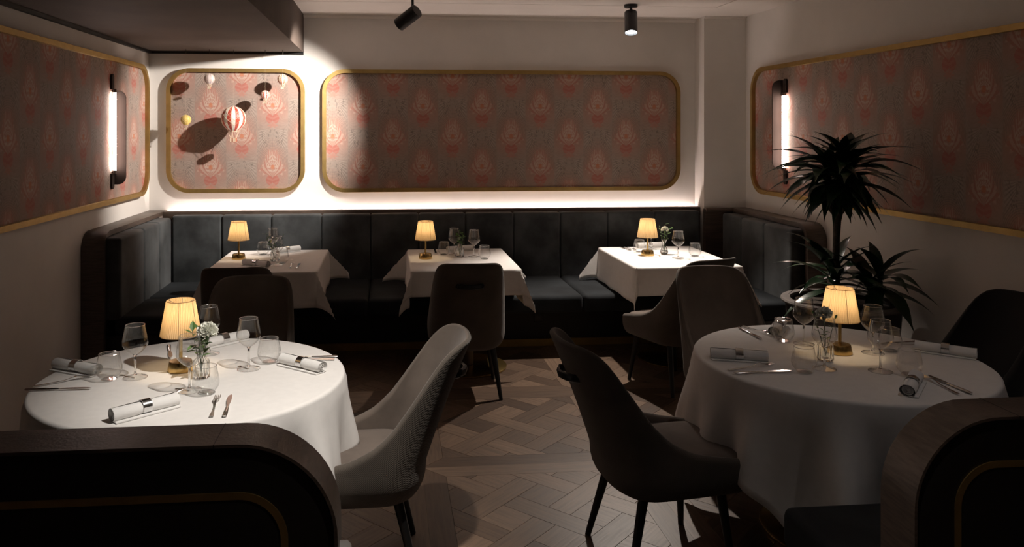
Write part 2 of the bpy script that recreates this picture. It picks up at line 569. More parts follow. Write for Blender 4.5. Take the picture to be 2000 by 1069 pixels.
for ip in range(-3, 4):
    for jp in range(-7, 4):
        cx, cy = ox + ip * S, oy + jp * S
        near = (ip == 0 and jp in (-1, 0, 1)) or (ip in (-1, 1) and jp in (-1, 0))
        for kk, (poly, ang) in enumerate(PIECES):
            q = [(x + cx, y + cy) for x, y in poly]
            inside = all(XL < x < XR and YF < y < YB for x, y in q)
            if not inside:
                for A in ((1, 0, XR), (-1, 0, -XL), (0, 1, YB), (0, -1, -YF)):
                    q = clip(q, *A)
                    if len(q) < 3: break
                if len(q) < 3 or area(q) < 1e-4: continue
            ca, sa = math.cos(-ang), math.sin(-ang)
            if near and inside:
                if kk not in PM:
                    v, f = plank_geo(poly, ang)
                    me = bpy.data.meshes.new('plank'); me.from_pydata(v, [], f)
                    grain_attr(me, [(x * ca - y * sa + kk * 1.37, x * sa + y * ca + kk * .61, 0) for x, y, z in v])
                    me.materials.append(M['parquet']); PM[kk] = me
                o = bpy.data.objects.new('plank', PM[kk]); col.objects.link(o)
                o.parent = floor; o.location = (cx, cy, 0)
            else:
                v, f = plank_geo(q, ang)
                b0 = len(stuff_v); stuff_v += v; stuff_f += [tuple(i + b0 for i in t) for t in f]
                d = (ip * 7 + jp * 13 + kk) * .77
                stuff_g += [(x * ca - y * sa + d, x * sa + y * ca + d, 0) for x, y, z in v]
me = bpy.data.meshes.new('parquet_planks'); me.from_pydata(stuff_v, [], stuff_f); grain_attr(me, stuff_g)
me.materials.append(M['parquet'])
o = bpy.data.objects.new('parquet_planks', me); col.objects.link(o); o.parent = floor; o['kind'] = 'stuff'

# ------------------------------------------------------------------ framed fabric panels
def wall_panel(name, wdt, z0, z1, loc, rz, mat, label):
    """local x along the wall, local -y out of the wall"""
    zc = (z0 + z1) / 2; h = (z1 - z0) / 2
    t = empty(name, (loc[0], loc[1], zc), rz); tag(t, label, 'wall panel', 'framed fabric panels on the walls')
    out = rrect(-wdt / 2, wdt / 2, -h, h, .20, 14)
    inn = rrect(-wdt / 2 + .034, wdt / 2 - .034, -h + .034, h - .034, .166, 14)
    G().band(inn, out, lambda a, b: (a, 0, b), lambda a, b: (a, -.045, b), True).build('frame', 'frame_brass', t, smooth=True, angle=30)
    G().prism(inn, lambda a, b: (a, -.001, b), lambda a, b: (a, -.014, b)).build('fabric', mat, t, smooth=False)
    # joints between the straight and the bent lengths of the frame
    for sx in (-1, 1):
        for zz in (h - .017, -h + .017):
            G().box(sx * (wdt / 2 - .20) - .0012, sx * (wdt / 2 - .20) + .0012, -.0456, -.04, zz - .0168, zz + .0168).build('frame_joint', 'brass_dark', t, smooth=False)
    return t
wall_panel('fabric_panel', 1.187, 1.213, 2.303, (-1.3225, YB - .001), 0, 'damask_small', 'small lit square fabric panel with rounded brass frame behind the balloons')
wall_panel('fabric_panel', 3.268, 1.21, 2.303, (1.058, YB - .001), 0, 'damask_large', 'long brass-framed damask panel in the middle of the back wall')
wall_panel('fabric_panel', 4.5, 1.213, 2.31, (XL + .001, 4.718), PI / 2, 'damask_left', 'long brass-framed damask panel on the left wall')
wall_panel('fabric_panel', 4.5, 1.213, 2.303, (XR - .001, 4.456), -PI / 2, 'damask_right', 'long brass-framed damask panel behind the tall plant')

# ------------------------------------------------------------------ LED strip and benches
def arc(cx, cz, r, a0, a1, n=10):
    return [(cx + r * math.cos(lerp(a0, a1, i / n)), cz + r * math.sin(lerp(a0, a1, i / n))) for i in range(n + 1)]
ZR = 1.062
bench = tag(empty('banquette', (.45, 6.5, 0)), 'long dark velvet banquette along the back wall behind three small tables', 'bench', 'wall banquettes')
def rel(g, o=(.45, 6.5, 0)):
    g.v = [(x - o[0], y - o[1], z - o[2]) for x, y, z in g.v]; return g
rel(G().rbox(-1.92, XC, 6.965, 7.035, .98, ZR, .006, 2)).build('rail', 'rail_wood', bench)
rel(G().box(-1.92, XC, 6.98, YB - .002, .30, .98)).build('back_board', 'dark_wood', bench, smooth=False)
rel(G().box(-1.3, XC, 6.36, 6.98, .055, .345)).build('base', 'dark_panel', bench, smooth=False)
rel(G().box(-1.3, XC, 6.345, 6.36, 0, .057)).build('plinth', 'brass_dark', bench, smooth=False)
seams = [-1.82, -1.408, -.992, -.567, -.146, .271, .679, 1.106, 1.523, 1.95, 2.382, 2.80]
for a, b in zip(seams, seams[1:]):
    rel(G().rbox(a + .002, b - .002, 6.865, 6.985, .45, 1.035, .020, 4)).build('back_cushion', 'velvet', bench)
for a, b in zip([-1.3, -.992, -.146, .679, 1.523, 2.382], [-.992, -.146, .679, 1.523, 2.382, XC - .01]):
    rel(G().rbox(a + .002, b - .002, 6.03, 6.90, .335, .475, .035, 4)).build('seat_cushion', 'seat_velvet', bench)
rel(G().box(XC - .01, 3.09, YC - .06, YC - .002, 0, ZR - .01)).build('pier_board', 'dark_wood', bench, smooth=False)
rel(G().rbox(XC - .01, 3.09, YC - .075, YC - .002, ZR - .03, ZR, .004, 2)).build('pier_rail', 'rail_wood', bench)
led = tag(empty('led_strip', (.45, 7.06, 1.0)), 'glowing strip light hidden behind the top rail of the back banquette', 'light')
G().box(-2.34, 2.38, .0, .012, .0, .004).build('light_strip', 'led_glow', led, smooth=False)
G().box(-2.34, 2.38, -.004, .016, -.012, -.001).build('channel', 'silver', led, smooth=False)
tag(rel(G().rbox(1.19, 1.27, 6.352, 6.359, .19, .27, .003, 2), (1.23, 6.355, .23)).build('power_socket', 'black_metal', loc=(1.23, 6.355, .23)), 'dark power socket on the banquette base between the tables', 'socket')

def side_bench(side, y0, y1, sm_y, label):
    """side -1: left wall, +1: right wall; local origin at the wall foot"""
    xw = XL + .001 if side < 0 else XR - .001
    t = tag(empty('banquette', (xw, (y0 + y1) / 2, 0)), label, 'bench', 'wall banquettes')
    o = (xw, (y0 + y1) / 2, 0)
    r = .13
    path_o = [(y1, ZR)] + arc(y0 + r, ZR - r, r, PI / 2, PI, 10) + [(y0, 0)]
    path_i = [(y1, ZR - .035)] + arc(y0 + r, ZR - r, r - .035, PI / 2, PI, 10) + [(y0 + .035, 0)]
    xa, xb = xw, xw - side * .15
    rel(G().band(path_i, path_o, lambda a, b: (xa, a, b), lambda a, b: (xb, a, b)), o).build('rail', 'rail_wood', t, angle=30)
    inner = [(y1, 0)] + [(y1, ZR - .036)] + arc(y0 + r, ZR - r, r - .036, PI / 2, PI, 10) + [(y0 + .036, 0)]
    rel(G().prism(inner, lambda a, b: (xa, a, b), lambda a, b: (xw - side * .12, a, b)), o).build('back_board', 'dark_wood', t, smooth=False)
    for a, b in zip(sm_y, sm_y[1:]):
        xs = sorted((xw - side * .115, xw - side * .25))
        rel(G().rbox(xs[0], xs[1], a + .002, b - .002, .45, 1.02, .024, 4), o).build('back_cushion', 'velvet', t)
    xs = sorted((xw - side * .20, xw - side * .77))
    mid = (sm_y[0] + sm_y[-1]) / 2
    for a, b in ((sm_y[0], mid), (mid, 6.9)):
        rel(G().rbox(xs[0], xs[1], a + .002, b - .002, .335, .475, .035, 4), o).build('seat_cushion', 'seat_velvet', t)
    xs = sorted((xw - side * .12, xw - side * .66))
    rel(G().box(xs[0], xs[1], y0 + .06, 6.88, .055, .34), o).build('base', 'dark_panel', t, smooth=False)
    xs = sorted((xw - side * .66, xw - side * .675))
    rel(G().box(xs[0], xs[1], y0 + .06, 6.88, 0, .057), o).build('plinth', 'brass_dark', t, smooth=False)
    return t
side_bench(-1, 5.56, 7.098, [5.60, 6.13, 6.53, 6.88], 'short velvet banquette against the left wall with rounded wooden end')
side_bench(1, 5.56, 6.884, [5.62, 6.05, 6.45, 6.83], 'short velvet banquette against the right wall beside the potted plant')

def front_bench(side, xe, label):
    """booth bench with its wooden back towards the camera; xe = free end"""
    xw = XL + .001 if side < 0 else XR - .001
    o = ((xw + xe) / 2, 1.84, 0)
    t = tag(empty('booth_bench', o), label, 'bench', 'booth benches in the foreground')
    r = .22; y0, y1 = 1.77, 1.90; th = .007
    s = -side                                       # direction from wall to free end
    def path(off):
        c = (xe - s * r, ZR - r); rr = r - off
        a = [(xw, ZR - off)]
        for i in range(15):
            th_ = PI / 2 - (PI / 2) * i / 14
            a.append((c[0] + s * rr * math.cos(th_), c[1] + rr * math.sin(th_)))
        a.append((xe - s * off, 0))
        return a
    rel(G().band(path(th), path(0), lambda a, b: (a, y0, b), lambda a, b: (a, y1, b)), o).build('rim', 'rail_wood', t, angle=30)
    jx = xe - s * (r + .05)
    rel(G().box(jx - .001, jx + .001, y0 - .0004, y1 + .0004, ZR - th, ZR + .0006), o).build('rim_joint', 'dark_panel', t, smooth=False)
    loop = [(xw, 0)] + path(th + .006)
    rel(G().prism(loop, lambda a, b: (a, y0 + .012, b), lambda a, b: (a, y1 - .012, b)), o).build('back_panel', 'dark_panel', t, smooth=False)
    rel(G().band(path(.126), path(.110), lambda a, b: (a, y0 + .009, b), lambda a, b: (a, y0 + .0125, b)), o).build('brass_inlay', 'frame_brass', t, smooth=False)
    a, b = sorted((xw - side * .02, xe + side * .20))
    n = 4
    for i in range(n):
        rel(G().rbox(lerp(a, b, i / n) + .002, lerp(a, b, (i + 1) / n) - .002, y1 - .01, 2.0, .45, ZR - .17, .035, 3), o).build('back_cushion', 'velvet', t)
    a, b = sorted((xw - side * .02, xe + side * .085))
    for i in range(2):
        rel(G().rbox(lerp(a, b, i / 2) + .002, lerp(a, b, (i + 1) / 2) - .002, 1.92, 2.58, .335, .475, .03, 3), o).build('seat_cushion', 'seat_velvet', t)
    rel(G().box(a, b, 1.93, 2.5, 0, .34), o).build('base', 'dark_panel', t, smooth=False)
    return t
front_bench(-1, -.11, 'dark wooden booth back with brass inlay in front of the left round table')
front_bench(1, 1.25, 'dark wooden booth back with brass inlay in front of the right round table')
tag(G().lathe([(.0, 0), (.026, 0), (.03, .004), (.03, .05), (.024, .068), (.0, .074)], 20).build('plastic_cap', 'white_plastic', loc=(-.118, 1.84, .755)), 'small white rounded plastic cap on the end of the left booth back', 'cap').rotation_euler = (0, PI / 2, 0)
bpy.data.objects['plastic_cap'].scale = (1.6, 1, .5)

# ------------------------------------------------------------------ tables and cloths
def square_table(x0, x1, y0, y1, label):
    py = (5.90 if x0 > 1 else 5.85) - (y0 + y1) / 2
    cx, cy = (x0 + x1) / 2, (y0 + y1) / 2
    t = tag(empty('dining_table', (cx, cy, 0)), label, 'table', 'small tables along the banquette')
    a, b = (x1 - x0) / 2 - .006, (y1 - y0) / 2 - .006
    G().rbox(-a, a, -b, b, .72, .749, .004, 2).build('tabletop', 'dark_wood', t)
    G().lathe([(.052, .02), (.052, .70), (.09, .72)], 28, at=(.02, py, 0)).build('pedestal', 'bronze', t)
    G().lathe([(.0, 0.001), (.295, 0.001), (.30, .004), (.30, .012), (.292, .016), (.0, .018)], 48, at=(.02, py, 0)).build('base_plate', 'brass', t)
    return t
def square_cloth(x0, x1, y0, y1, D, corners, label):
    """D = (left, right, front, back) drops; corners: (sx, sy) -> (dirx, diry, beta)"""
    cx, cy = (x0 + x1) / 2, (y0 + y1) / 2
    hx, hy = (x1 - x0) / 2, (y1 - y0) / 2
    zt = .757; rr = .012
    def edge(d):                                     # run over the rounded table edge, returns (outward, drop)
        if d <= 0: return (d, 0)
        q = rr * PI / 2
        if d < q: return (rr * math.sin(d / rr), rr * (1 - math.cos(d / rr)))
        return (rr + (d - q) * .06, rr + (d - q))
    def axis(h, Dn, Dp):
        a = [-h - Dn * i / 9 for i in range(9, 0, -1)]
        a = [v for v in a if v < -h - .025] + [-h - .02, -h - .012, -h - .005]
        c = [lerp(-h, h, i / 12) for i in range(13)]
        b = [h + .005, h + .012, h + .02] + [v for v in [h + Dp * i / 9 for i in range(1, 10)] if v > h + .025]
        return a + c + b
    ax = axis(hx, D[0], D[1]); ay = axis(hy, D[2], D[3])
    V = []
    for v in ay:
        for u in ax:
            sx = -1 if u < 0 else 1; sy = -1 if v < 0 else 1
            du, dv = abs(u) - hx, abs(v) - hy
            if du > 0 and dv > 0:
                r_ = math.hypot(du, dv); th = math.atan2(dv, du)
                f = abs(th - PI / 4) / (PI / 4)
                dx, dy, be = corners[(sx, sy)]
                o_, dr = edge(r_)
                ridge = Vector((dx * r_ * math.sin(be), dy * r_ * math.sin(be), -r_ * math.cos(be)))
                side = Vector((sx * o_, 0, -dr)) if th < PI / 4 else Vector((0, sy * o_, -dr))
                f2 = f ** 1.25
                p = ridge * (1 - f2) + side * f2
                p.z -= .02 * math.sin(f * PI) * r_
                V.append((sx * hx + p.x, sy * hy + p.y, zt + p.z))
            else:
                ox_, zx = edge(du); oy_, zy = edge(dv)
                wav = .006 * math.sin(u * 23 + v * 17) * sm(.02, .2, max(du, dv))
                V.append((sx * (hx + ox_) + (wav if du > 0 else 0), sy * (hy + oy_) + (wav if dv > 0 else 0),
                          zt - max(zx, zy)))
    nx = len(ax)
    F = [(j * nx + i, j * nx + i + 1, (j + 1) * nx + i + 1, (j + 1) * nx + i) for j in range(len(ay) - 1) for i in range(nx - 1)]
    ob = G().add(V, F).build('tablecloth', 'cloth', loc=(cx, cy, 0), angle=70)
    so = ob.modifiers.new('thickness', 'SOLIDIFY'); so.thickness = .0025; so.offset = -1
    return tag(ob, label, 'tablecloth', 'white tablecloths')
k = .70711
TABLES = [(-1.285, -.505, 5.66, 6.70), (.175, .955, 5.62, 6.64), (1.81, 2.60, 5.60, 6.62)]
for (x0, x1, y0, y1), lb, cl, D, cn in zip(
    TABLES,
    ['pedestal table under the white cloth nearest the left wall', 'middle pedestal table with round brass foot at the banquette', 'pedestal table under the brightly lit cloth in the right corner'],
    ['white cloth on the leftmost banquette table, its corner hanging low', 'white cloth on the middle banquette table behind the single chair', 'brightly lit white cloth on the right banquette table'],
    [(.24, .26, .26, .18), (.272, .27, .19, .22), (.27, .24, .21, .2)],
    [{(-1, -1): (-k, -k, .5), (1, -1): (.95, -.3, .42), (-1, 1): (-1, 0, .7), (1, 1): (1, 0, .75)},
     {(-1, -1): (-.95, -.3, .35), (1, -1): (.95, -.3, .38), (-1, 1): (-1, 0, .74), (1, 1): (1, 0, .75)},
     {(-1, -1): (-.35, -.5, .34), (1, -1): (k, -k, .5), (-1, 1): (-1, 0, .65), (1, 1): (1, 0, .6)}]):
    square_table(x0, x1, y0, y1, lb)
    square_cloth(x0, x1, y0, y1, D, cn, cl)

def round_table(cx, cy, label):
    t = tag(empty('round_table', (cx, cy, 0)), label, 'table', 'round tables')
    G().lathe([(.0, .72), (.596, .72), (.60, .725), (.60, .744), (.596, .749), (.0, .749)], 64).build('tabletop', 'dark_wood', t)
    G().lathe([(.06, .02), (.06, .68), (.12, .72)], 28).build('pedestal', 'bronze', t)
    G().lathe([(.0, .001), (.315, .001), (.32, .004), (.32, .012), (.31, .016), (.0, .018)], 48).build('base_plate', 'brass', t)
def round_cloth(cx, cy, half, rot, seed, label):
    rn = random.Random(seed)
    R0 = .605; zt = .757; n = 160
    ph = [rn.uniform(0, 6.28) for _ in range(4)]
    prof = [0, .25, .5, .75, .93, 1.0]
    V = []; F = []
    rings = []
    for rr in (.08, .2, .35, .5, .585): rings.append(('t', rr))
    for i in range(5): rings.append(('e', i / 4))
    for i in range(1, 13): rings.append(('d', i / 12))
    for kind, q in rings:
        for i in range(n):
            a = 2 * PI * i / n
            aa = a - rot
            L = half / max(abs(math.cos(aa)), abs(math.sin(aa)))
            L = min(L, half * 1.36)
            drop = L - R0
            c_, s_ = math.cos(a), math.sin(a)
            if kind == 't': V.append((q * c_, q * s_, zt)); continue
            if kind == 'e':
                b = q * PI / 2; r_ = R0 - .014 + .014 * math.sin(b); V.append((r_ * c_, r_ * s_, zt - .014 * (1 - math.cos(b)))); continue
            d = q * drop
            cor = abs(math.sin(2 * aa))                 # 1 at the cloth's corners
            amp = (.015 + .055 * cor) * sm(0, .42, d)
            wv = math.sin(a * 13 + ph[0] + .7 * math.sin(a * 3 + ph[1])) + .5 * math.sin(a * 21 + ph[2])
            r_ = R0 + .006 + d * .05 + amp * wv + .02 * sm(0, .3, d)
            V.append((r_ * c_, r_ * s_, zt - .014 - d))
    V.append((0, 0, zt)); ctr = len(V) - 1
    for i in range(n): F.append((ctr, i, (i + 1) % n))
    for j in range(len(rings) - 1):
        for i in range(n):
            p = j * n + i; q = j * n + (i + 1) % n
            F.append((p, p + n, q + n, q))
    ob = G().add(V, F).build('tablecloth', 'cloth', loc=(cx, cy, 0), angle=70)
    so = ob.modifiers.new('thickness', 'SOLIDIFY'); so.thickness = .0025; so.offset = -1
    return tag(ob, label, 'tablecloth', 'white tablecloths')
LT, RT = (-.78, 3.28), (1.963, 3.29)
round_table(*LT, 'round pedestal table on the left behind the booth back')
round_table(*RT, 'round pedestal table on the right in the dim corner')
round_cloth(*LT, .875, R(4), 3, 'white cloth with deep folds on the spot-lit left round table')
round_cloth(*RT, .905, R(8), 9, 'dim white cloth hanging in folds from the right round table')

# ------------------------------------------------------------------ chairs
def plan(a):
    """a in -1..1 along the U of the shell -> (x, y, nx, ny inward)"""
    def pt(a):
        s = 1 if a >= 0 else -1; b = abs(a)
        if b > .55:
            t = (b - .55) / .45
            return Vector((s * (.258 - .012 * t * t), lerp(-.05, .26, t)))
        th = b / .55 * PI / 2
        return Vector((s * .258 * math.sin(th) ** .8, -.05 - .205 * math.cos(th) ** .8))
    p = pt(a); d = pt(min(1, a + .01)) - pt(max(-1, a - .01))
    n = Vector((-d.y, d.x)).normalized()
    return p, n
ZT = [(-.26, .915), (-.21, .91), (-.17, .885), (-.14, .83), (-.11, .72), (-.07, .60), (-.02, .525), (.05, .482), (.13, .462), (.22, .447), (.26, .437)]
def ztop(y):
    return (interp(ZT, y - .012) + interp(ZT, y) + interp(ZT, y + .012)) / 3
def shell_pt(a, z, off):
    p, n = plan(a)
    ins = 0
    if z < .42: ins = .075 * (1 - math.sqrt(max(0, 1 - ((.42 - z) / .108) ** 2)))
    q = p + n * (off + ins)
    up = max(0, z - .44)
    wgt = sm(.18, -.06, p.y)
    x = q.x * (1 - up * .20)
    y = q.y - up * .33 * wgt - up * up * .12 * wgt
    return (x, y, z)
def make_chair():
    t = empty('dining_chair')
    na = 61
    A = [lerp(-1, 1, i / (na - 1)) for i in range(na)]
    th = lambda z: .046 - .022 * sm(.5, .9, z)
    go = G(); gi = G()
    rows_o = 15
    def outer(u, v):
        a = A[round(u * (na - 1))]; zt = ztop(plan(a)[0].y); h = th(zt)
        if v <= .8:
            t_ = v / .8; z = .315 + (zt - .315) * (t_ ** 1.25); return shell_pt(a, z, 0)
        b = (v - .8) / .2 * PI / 2
        p = shell_pt(a, zt, h / 2 * (1 - math.cos(b))); return (p[0], p[1], p[2] + h * .5 * math.sin(b))
    def inner(u, v):
        a = A[round(u * (na - 1))]; zt = ztop(plan(a)[0].y); h = th(zt)
        if v <= .2:
            b = PI / 2 + v / .2 * PI / 2
            p = shell_pt(a, zt, h / 2 * (1 - math.cos(b))); return (p[0], p[1], p[2] + h * .5 * math.sin(b))
        t_ = (v - .2) / .8; z = zt + (.40 - zt) * t_; return shell_pt(a, z, h)
    go.grid(outer, na, 26); gi.grid(inner, na, 22)
    for e, s in ((0, 1), (1, -1)):                     # front ends of the arms
        lo = [outer(e, j / 25) for j in range(26)]; li = [inner(e, j / 21) for j in range(22)]
        go.add(lo + li[1:], [tuple(range(len(lo) + len(li) - 1))])
    bl = [outer(i / (na - 1), 0) for i in range(na)]
    go.add(bl, [tuple(range(na))])
    go.build('outer_shell', 'chair_weave', t, angle=50)
    gi.build('inner_shell', 'chair_suede', t, angle=60)
    # seat pad
    loop = []
    for i in range(41):
        a = lerp(-1, 1, i / 40); p, n = plan(a); q = p + n * .034; loop.append((q.x, q.y))
    loop += [(.17, .285), (.06, .297), (-.06, .297), (-.17, .285)]
    c = (0, .03); sg = G(); nl = len(loop); V = []
    for sc, z in ((.90, .322), (.985, .335), (1, .36), (1, .435), (.985, .452), (.93, .463), (.75, .470), (.4, .473)):
        V += [(c[0] + (x - c[0]) * sc, c[1] + (y - c[1]) * sc, z) for x, y in loop]
    V.append((c[0], c[1], .473)); F = [tuple(range(nl))]
    for j in range(7):
        for i in range(nl):
            p = j * nl + i; q = j * nl + (i + 1) % nl; F.append((p, q, q + nl, p + nl))
    for i in range(nl): F.append((7 * nl + i, 7 * nl + (i + 1) % nl, len(V) - 1))
    sg.add(V, F).build('seat', 'chair_suede', t, angle=50)
    for sx in (-1, 1):
        for sy, yt, yf in ((1, .19, .225), (-1, -.13, -.215)):
            G().tube([(sx * .165, yt, .35), (sx * .215, yf, 0.0)], [.021, .0125], 12).build('leg', 'leg_black', t)
    # strap handle on the back
    zc_ = .775
    pb = Vector(shell_pt(0, zc_, 0))
    hp = [(-.085, .005, 0), (-.075, -.012, 0), (-.045, -.032, 0), (0, -.038, 0), (.045, -.032, 0), (.075, -.012, 0), (.085, .005, 0)]
    h = G().tube([(pb.x + x, pb.y + y - abs(x) * -.12, pb.z + z) for x, y, z in hp], .011, 8, flat=1.5).build('handle', 'leg_black', t)
    for sx in (-1, 1):
        G().tube([(sx * .07, pb.y + .012, pb.z), (sx * .07, pb.y - .018, pb.z + .004)], [.016, .013], 12).build('stud', 'leg_black', h)
    return t
CH = [((.525, 5.31), R(-1), 'taupe shell chair seen from behind at the middle banquette table', 1),
      ((-.93, 5.30), R(0), 'dark shell chair with its back turned at the leftmost banquette table', 1),
      ((1.98, 5.30), R(22), 'shell chair turned sideways at the brightly lit right banquette table', 1),
      ((-.745, 4.14), R(180), 'brown shell chair facing the camera behind the left round table', 1.01),
      ((1.90, 4.16), R(181), 'brown shell chair facing the camera behind the right round table', 1.02),
      ((-.10, 3.22), R(91), 'pale lit shell chair drawn up to the left round table', 1),
      ((1.105, 3.17), R(-83), 'shadowed shell chair with strap handle drawn up to the right round table', 1),
      ((2.775, 3.66), R(91), 'nearly black chair at the right edge beside the right round table', 1.01)]
for (p, a, lb, sz) in CH:
    chair = put('chair', make_chair, (p[0], p[1], .001), a, lb, 'chair', 'upholstered shell chairs', (1, 1, sz))
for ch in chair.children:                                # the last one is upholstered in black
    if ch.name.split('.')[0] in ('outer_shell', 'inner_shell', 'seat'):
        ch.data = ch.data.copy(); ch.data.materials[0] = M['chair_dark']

# ------------------------------------------------------------------ table lamps
def make_lamp():
    t = empty('table_lamp')
    G().lathe([(0, 0), (.052, 0), (.053, .003), (.046, .037), (.044, .040), (.012, .044), (0, .044)], 40).build('base', 'brass', t)
    G().lathe([(.0075, .040), (.0075, .262)], 16, True, True).build('stem', 'brass', t)
    n = 120
    def shd(u, v, d=0):
        a = 2 * PI * u
        r = lerp(.081, .056, v) + (.0016 if round(u * n) % 2 else -.0014) - d
        return (r * math.cos(a), r * math.sin(a), lerp(.148, .290, v))
    sh = G().grid(shd, n, 9, True).build('shade', 'shade', t, angle=60, fix=False)
    for r, z in ((.0815, .148), (.0565, .290)):
        G().tube([(r * math.cos(2 * PI * i / 48), r * math.sin(2 * PI * i / 48), z) for i in range(49)], .0016, 6, False).build('shade_rim', 'shade', sh)
    for i in range(6):
        a = 2 * PI * i / 6 + .35
        G().tube([(.0805 * math.cos(a), .0805 * math.sin(a), .149), (.0555 * math.cos(a), .0555 * math.sin(a), .289)], .0009, 5).build('rib', 'wick_wire', sh)
    g = G()
    for i in range(3):
        a = 2 * PI * i / 3 + .35
        g.tube([(0, 0, .262), (.056 * math.cos(a), .056 * math.sin(a), .286)], .001, 5)
    g.build('spider', 'wick_wire', sh)
    G().lathe([(0, .20), (.009, .203), (.012, .214), (.010, .226), (0, .232)], 14, at=(0.0, 0, 0)).build('bulb', 'bulb_glow', t)
    l = bpy.data.lights.new('lamp_light', 'POINT'); l.energy = P_LAMP; l.color = (1.0, .75, .46); l.shadow_soft_size = .018
    lo = bpy.data.objects.new('lamp_light', l); col.objects.link(lo); lo.parent = t; lo.location = (0, 0, .240)
    return t
ZTB = .7585
for p, a, lb in (((-.856, 3.37), .3, 'glowing pleated brass table lamp on the left round table'), ((2.017, 3.36), 1.1, 'glowing pleated brass table lamp on the right round table'),
                 ((-1.154, 6.27), 2.2, 'small glowing brass lamp on the leftmost banquette table'), ((.295, 6.16), .7, 'small glowing brass lamp on the middle banquette table'),
                 ((2.073, 6.15), 1.7, 'small glowing brass lamp on the right banquette table')):
    put('lamp', make_lamp, (p[0], p[1], ZTB), a, lb, 'lamp', 'brass table lamps')

# ------------------------------------------------------------------ glassware
def make_wine():
    t = empty('wine_glass')
    G().lathe([(.046, .001), (.0465, .002), (.02, .007), (.0065, .013)], 32).build('foot', 'glass', t)
    G().tube([(.0462 * math.cos(2 * PI * i / 40), .0462 * math.sin(2 * PI * i / 40), .0015) for i in range(41)], .0009, 6, False).build('foot_edge', 'glass_edge', t)
    G().lathe([(.0075, .012), (.0045, .020), (.0040, .070), (.0048, .086), (.009, .0925)], 20, True, True).build('stem', 'solid_glass', t)
    prof = [(.0, .0935), (.010, .094), (.022, .101), (.034, .112), (.044, .124), (.0488, .133), (.0500, .140), (.0487, .152), (.0455, .170), (.0415, .190), (.0375, .212)]
    b = G().lathe(prof, 40).build('bowl', 'glass', t)
    G().tube([(.0375 * math.cos(2 * PI * i / 40), .0375 * math.sin(2 * PI * i / 40), .212) for i in range(41)], .0012, 6, False).build('rim', 'glass_edge', b)
    return t
def make_tumbler():
    t = empty('tumbler')
    b = G().lathe([(0, .004), (.026, .004), (.036, .012), (.046, .026), (.0495, .038), (.0490, .052), (.0455, .072), (.0405, .096), (.0385, .104)], 40).build('body', 'glass', t)
    G().lathe([(0, .0006), (.027, .0006), (.030, .003), (.027, .0065), (0, .0075)], 32).build('thick_base', 'cut_glass', b)
    G().tube([(.0385 * math.cos(2 * PI * i / 40), .0385 * math.sin(2 * PI * i / 40), .104) for i in range(41)], .0012, 6, False).build('rim', 'glass_edge', b)
    return t
GW = 'wine glasses on the tables'; GT = 'stemless tumblers on the tables'
for p, lb in (((-1.012, 3.283), 'wine glass left of the lamp on the left round table'), ((-.577, 3.358), 'wine glass right of the flowers on the left round table'),
              ((-.754, 3.097), 'wine glass in front of the lamp on the left round table'), ((-.793, 3.605), 'wine glass half hidden behind the carnation on the left round table'),
              ((1.932, 3.512), 'wine glass behind and left of the lamp on the right round table'), ((1.815, 3.136), 'wine glass in front of the flower vase on the right round table'),
              ((2.16, 3.339), 'rear one of two overlapping wine glasses on the right round table'), ((2.027, 3.082), 'front one of two overlapping wine glasses on the right round table'),
              ((-.918, 6.45), 'rear wine glass on the leftmost banquette table'), ((-.818, 5.95), 'front wine glass on the leftmost banquette table'),
              ((.533, 6.315), 'wine glass behind the greenery on the middle banquette table'), ((.681, 6.198), 'wine glass right of the greenery on the middle banquette table'),
              ((2.21, 6.46), 'wine glass hidden behind the lamp on the right banquette table'), ((2.262, 5.98), 'wine glass right of the vase on the right banquette table')):
    put('wine', make_wine, (p[0], p[1], ZTB), 0, lb, 'glass', GW)
for p, lb in (((-1.108, 3.266), 'tumbler beside the napkin at the left edge of the left round table'), ((-.506, 3.446), 'tumbler beside the right-hand napkin on the left round table'),
              ((-.685, 3.061), 'tumbler next to the fork at the front of the left round table'), ((1.864, 3.572), 'tumbler at the back left of the right round table'),
              ((1.708, 3.104), 'tumbler beside the left knife on the right round table'), ((2.114, 3.026), 'tumbler behind the front napkin on the right round table'),
              ((2.256, 3.362), 'tumbler hidden behind the two wine glasses on the right round table'), ((-.996, 6.457), 'tumbler nearest the lamp on the leftmost banquette table'),
              ((-.789, 6.03), 'tumbler in front on the leftmost banquette table'), ((.451, 6.323), 'tumbler beside the lamp on the middle banquette table'),
              ((.75, 6.09), 'tumbler at the right on the middle banquette table'), ((2.058, 6.307), 'tumbler behind the lamp on the right banquette table'),
              ((2.429, 6.06), 'tumbler at the right on the right banquette table')):
    put('tumbler', make_tumbler, (p[0], p[1], ZTB), 0, lb, 'glass', GT)

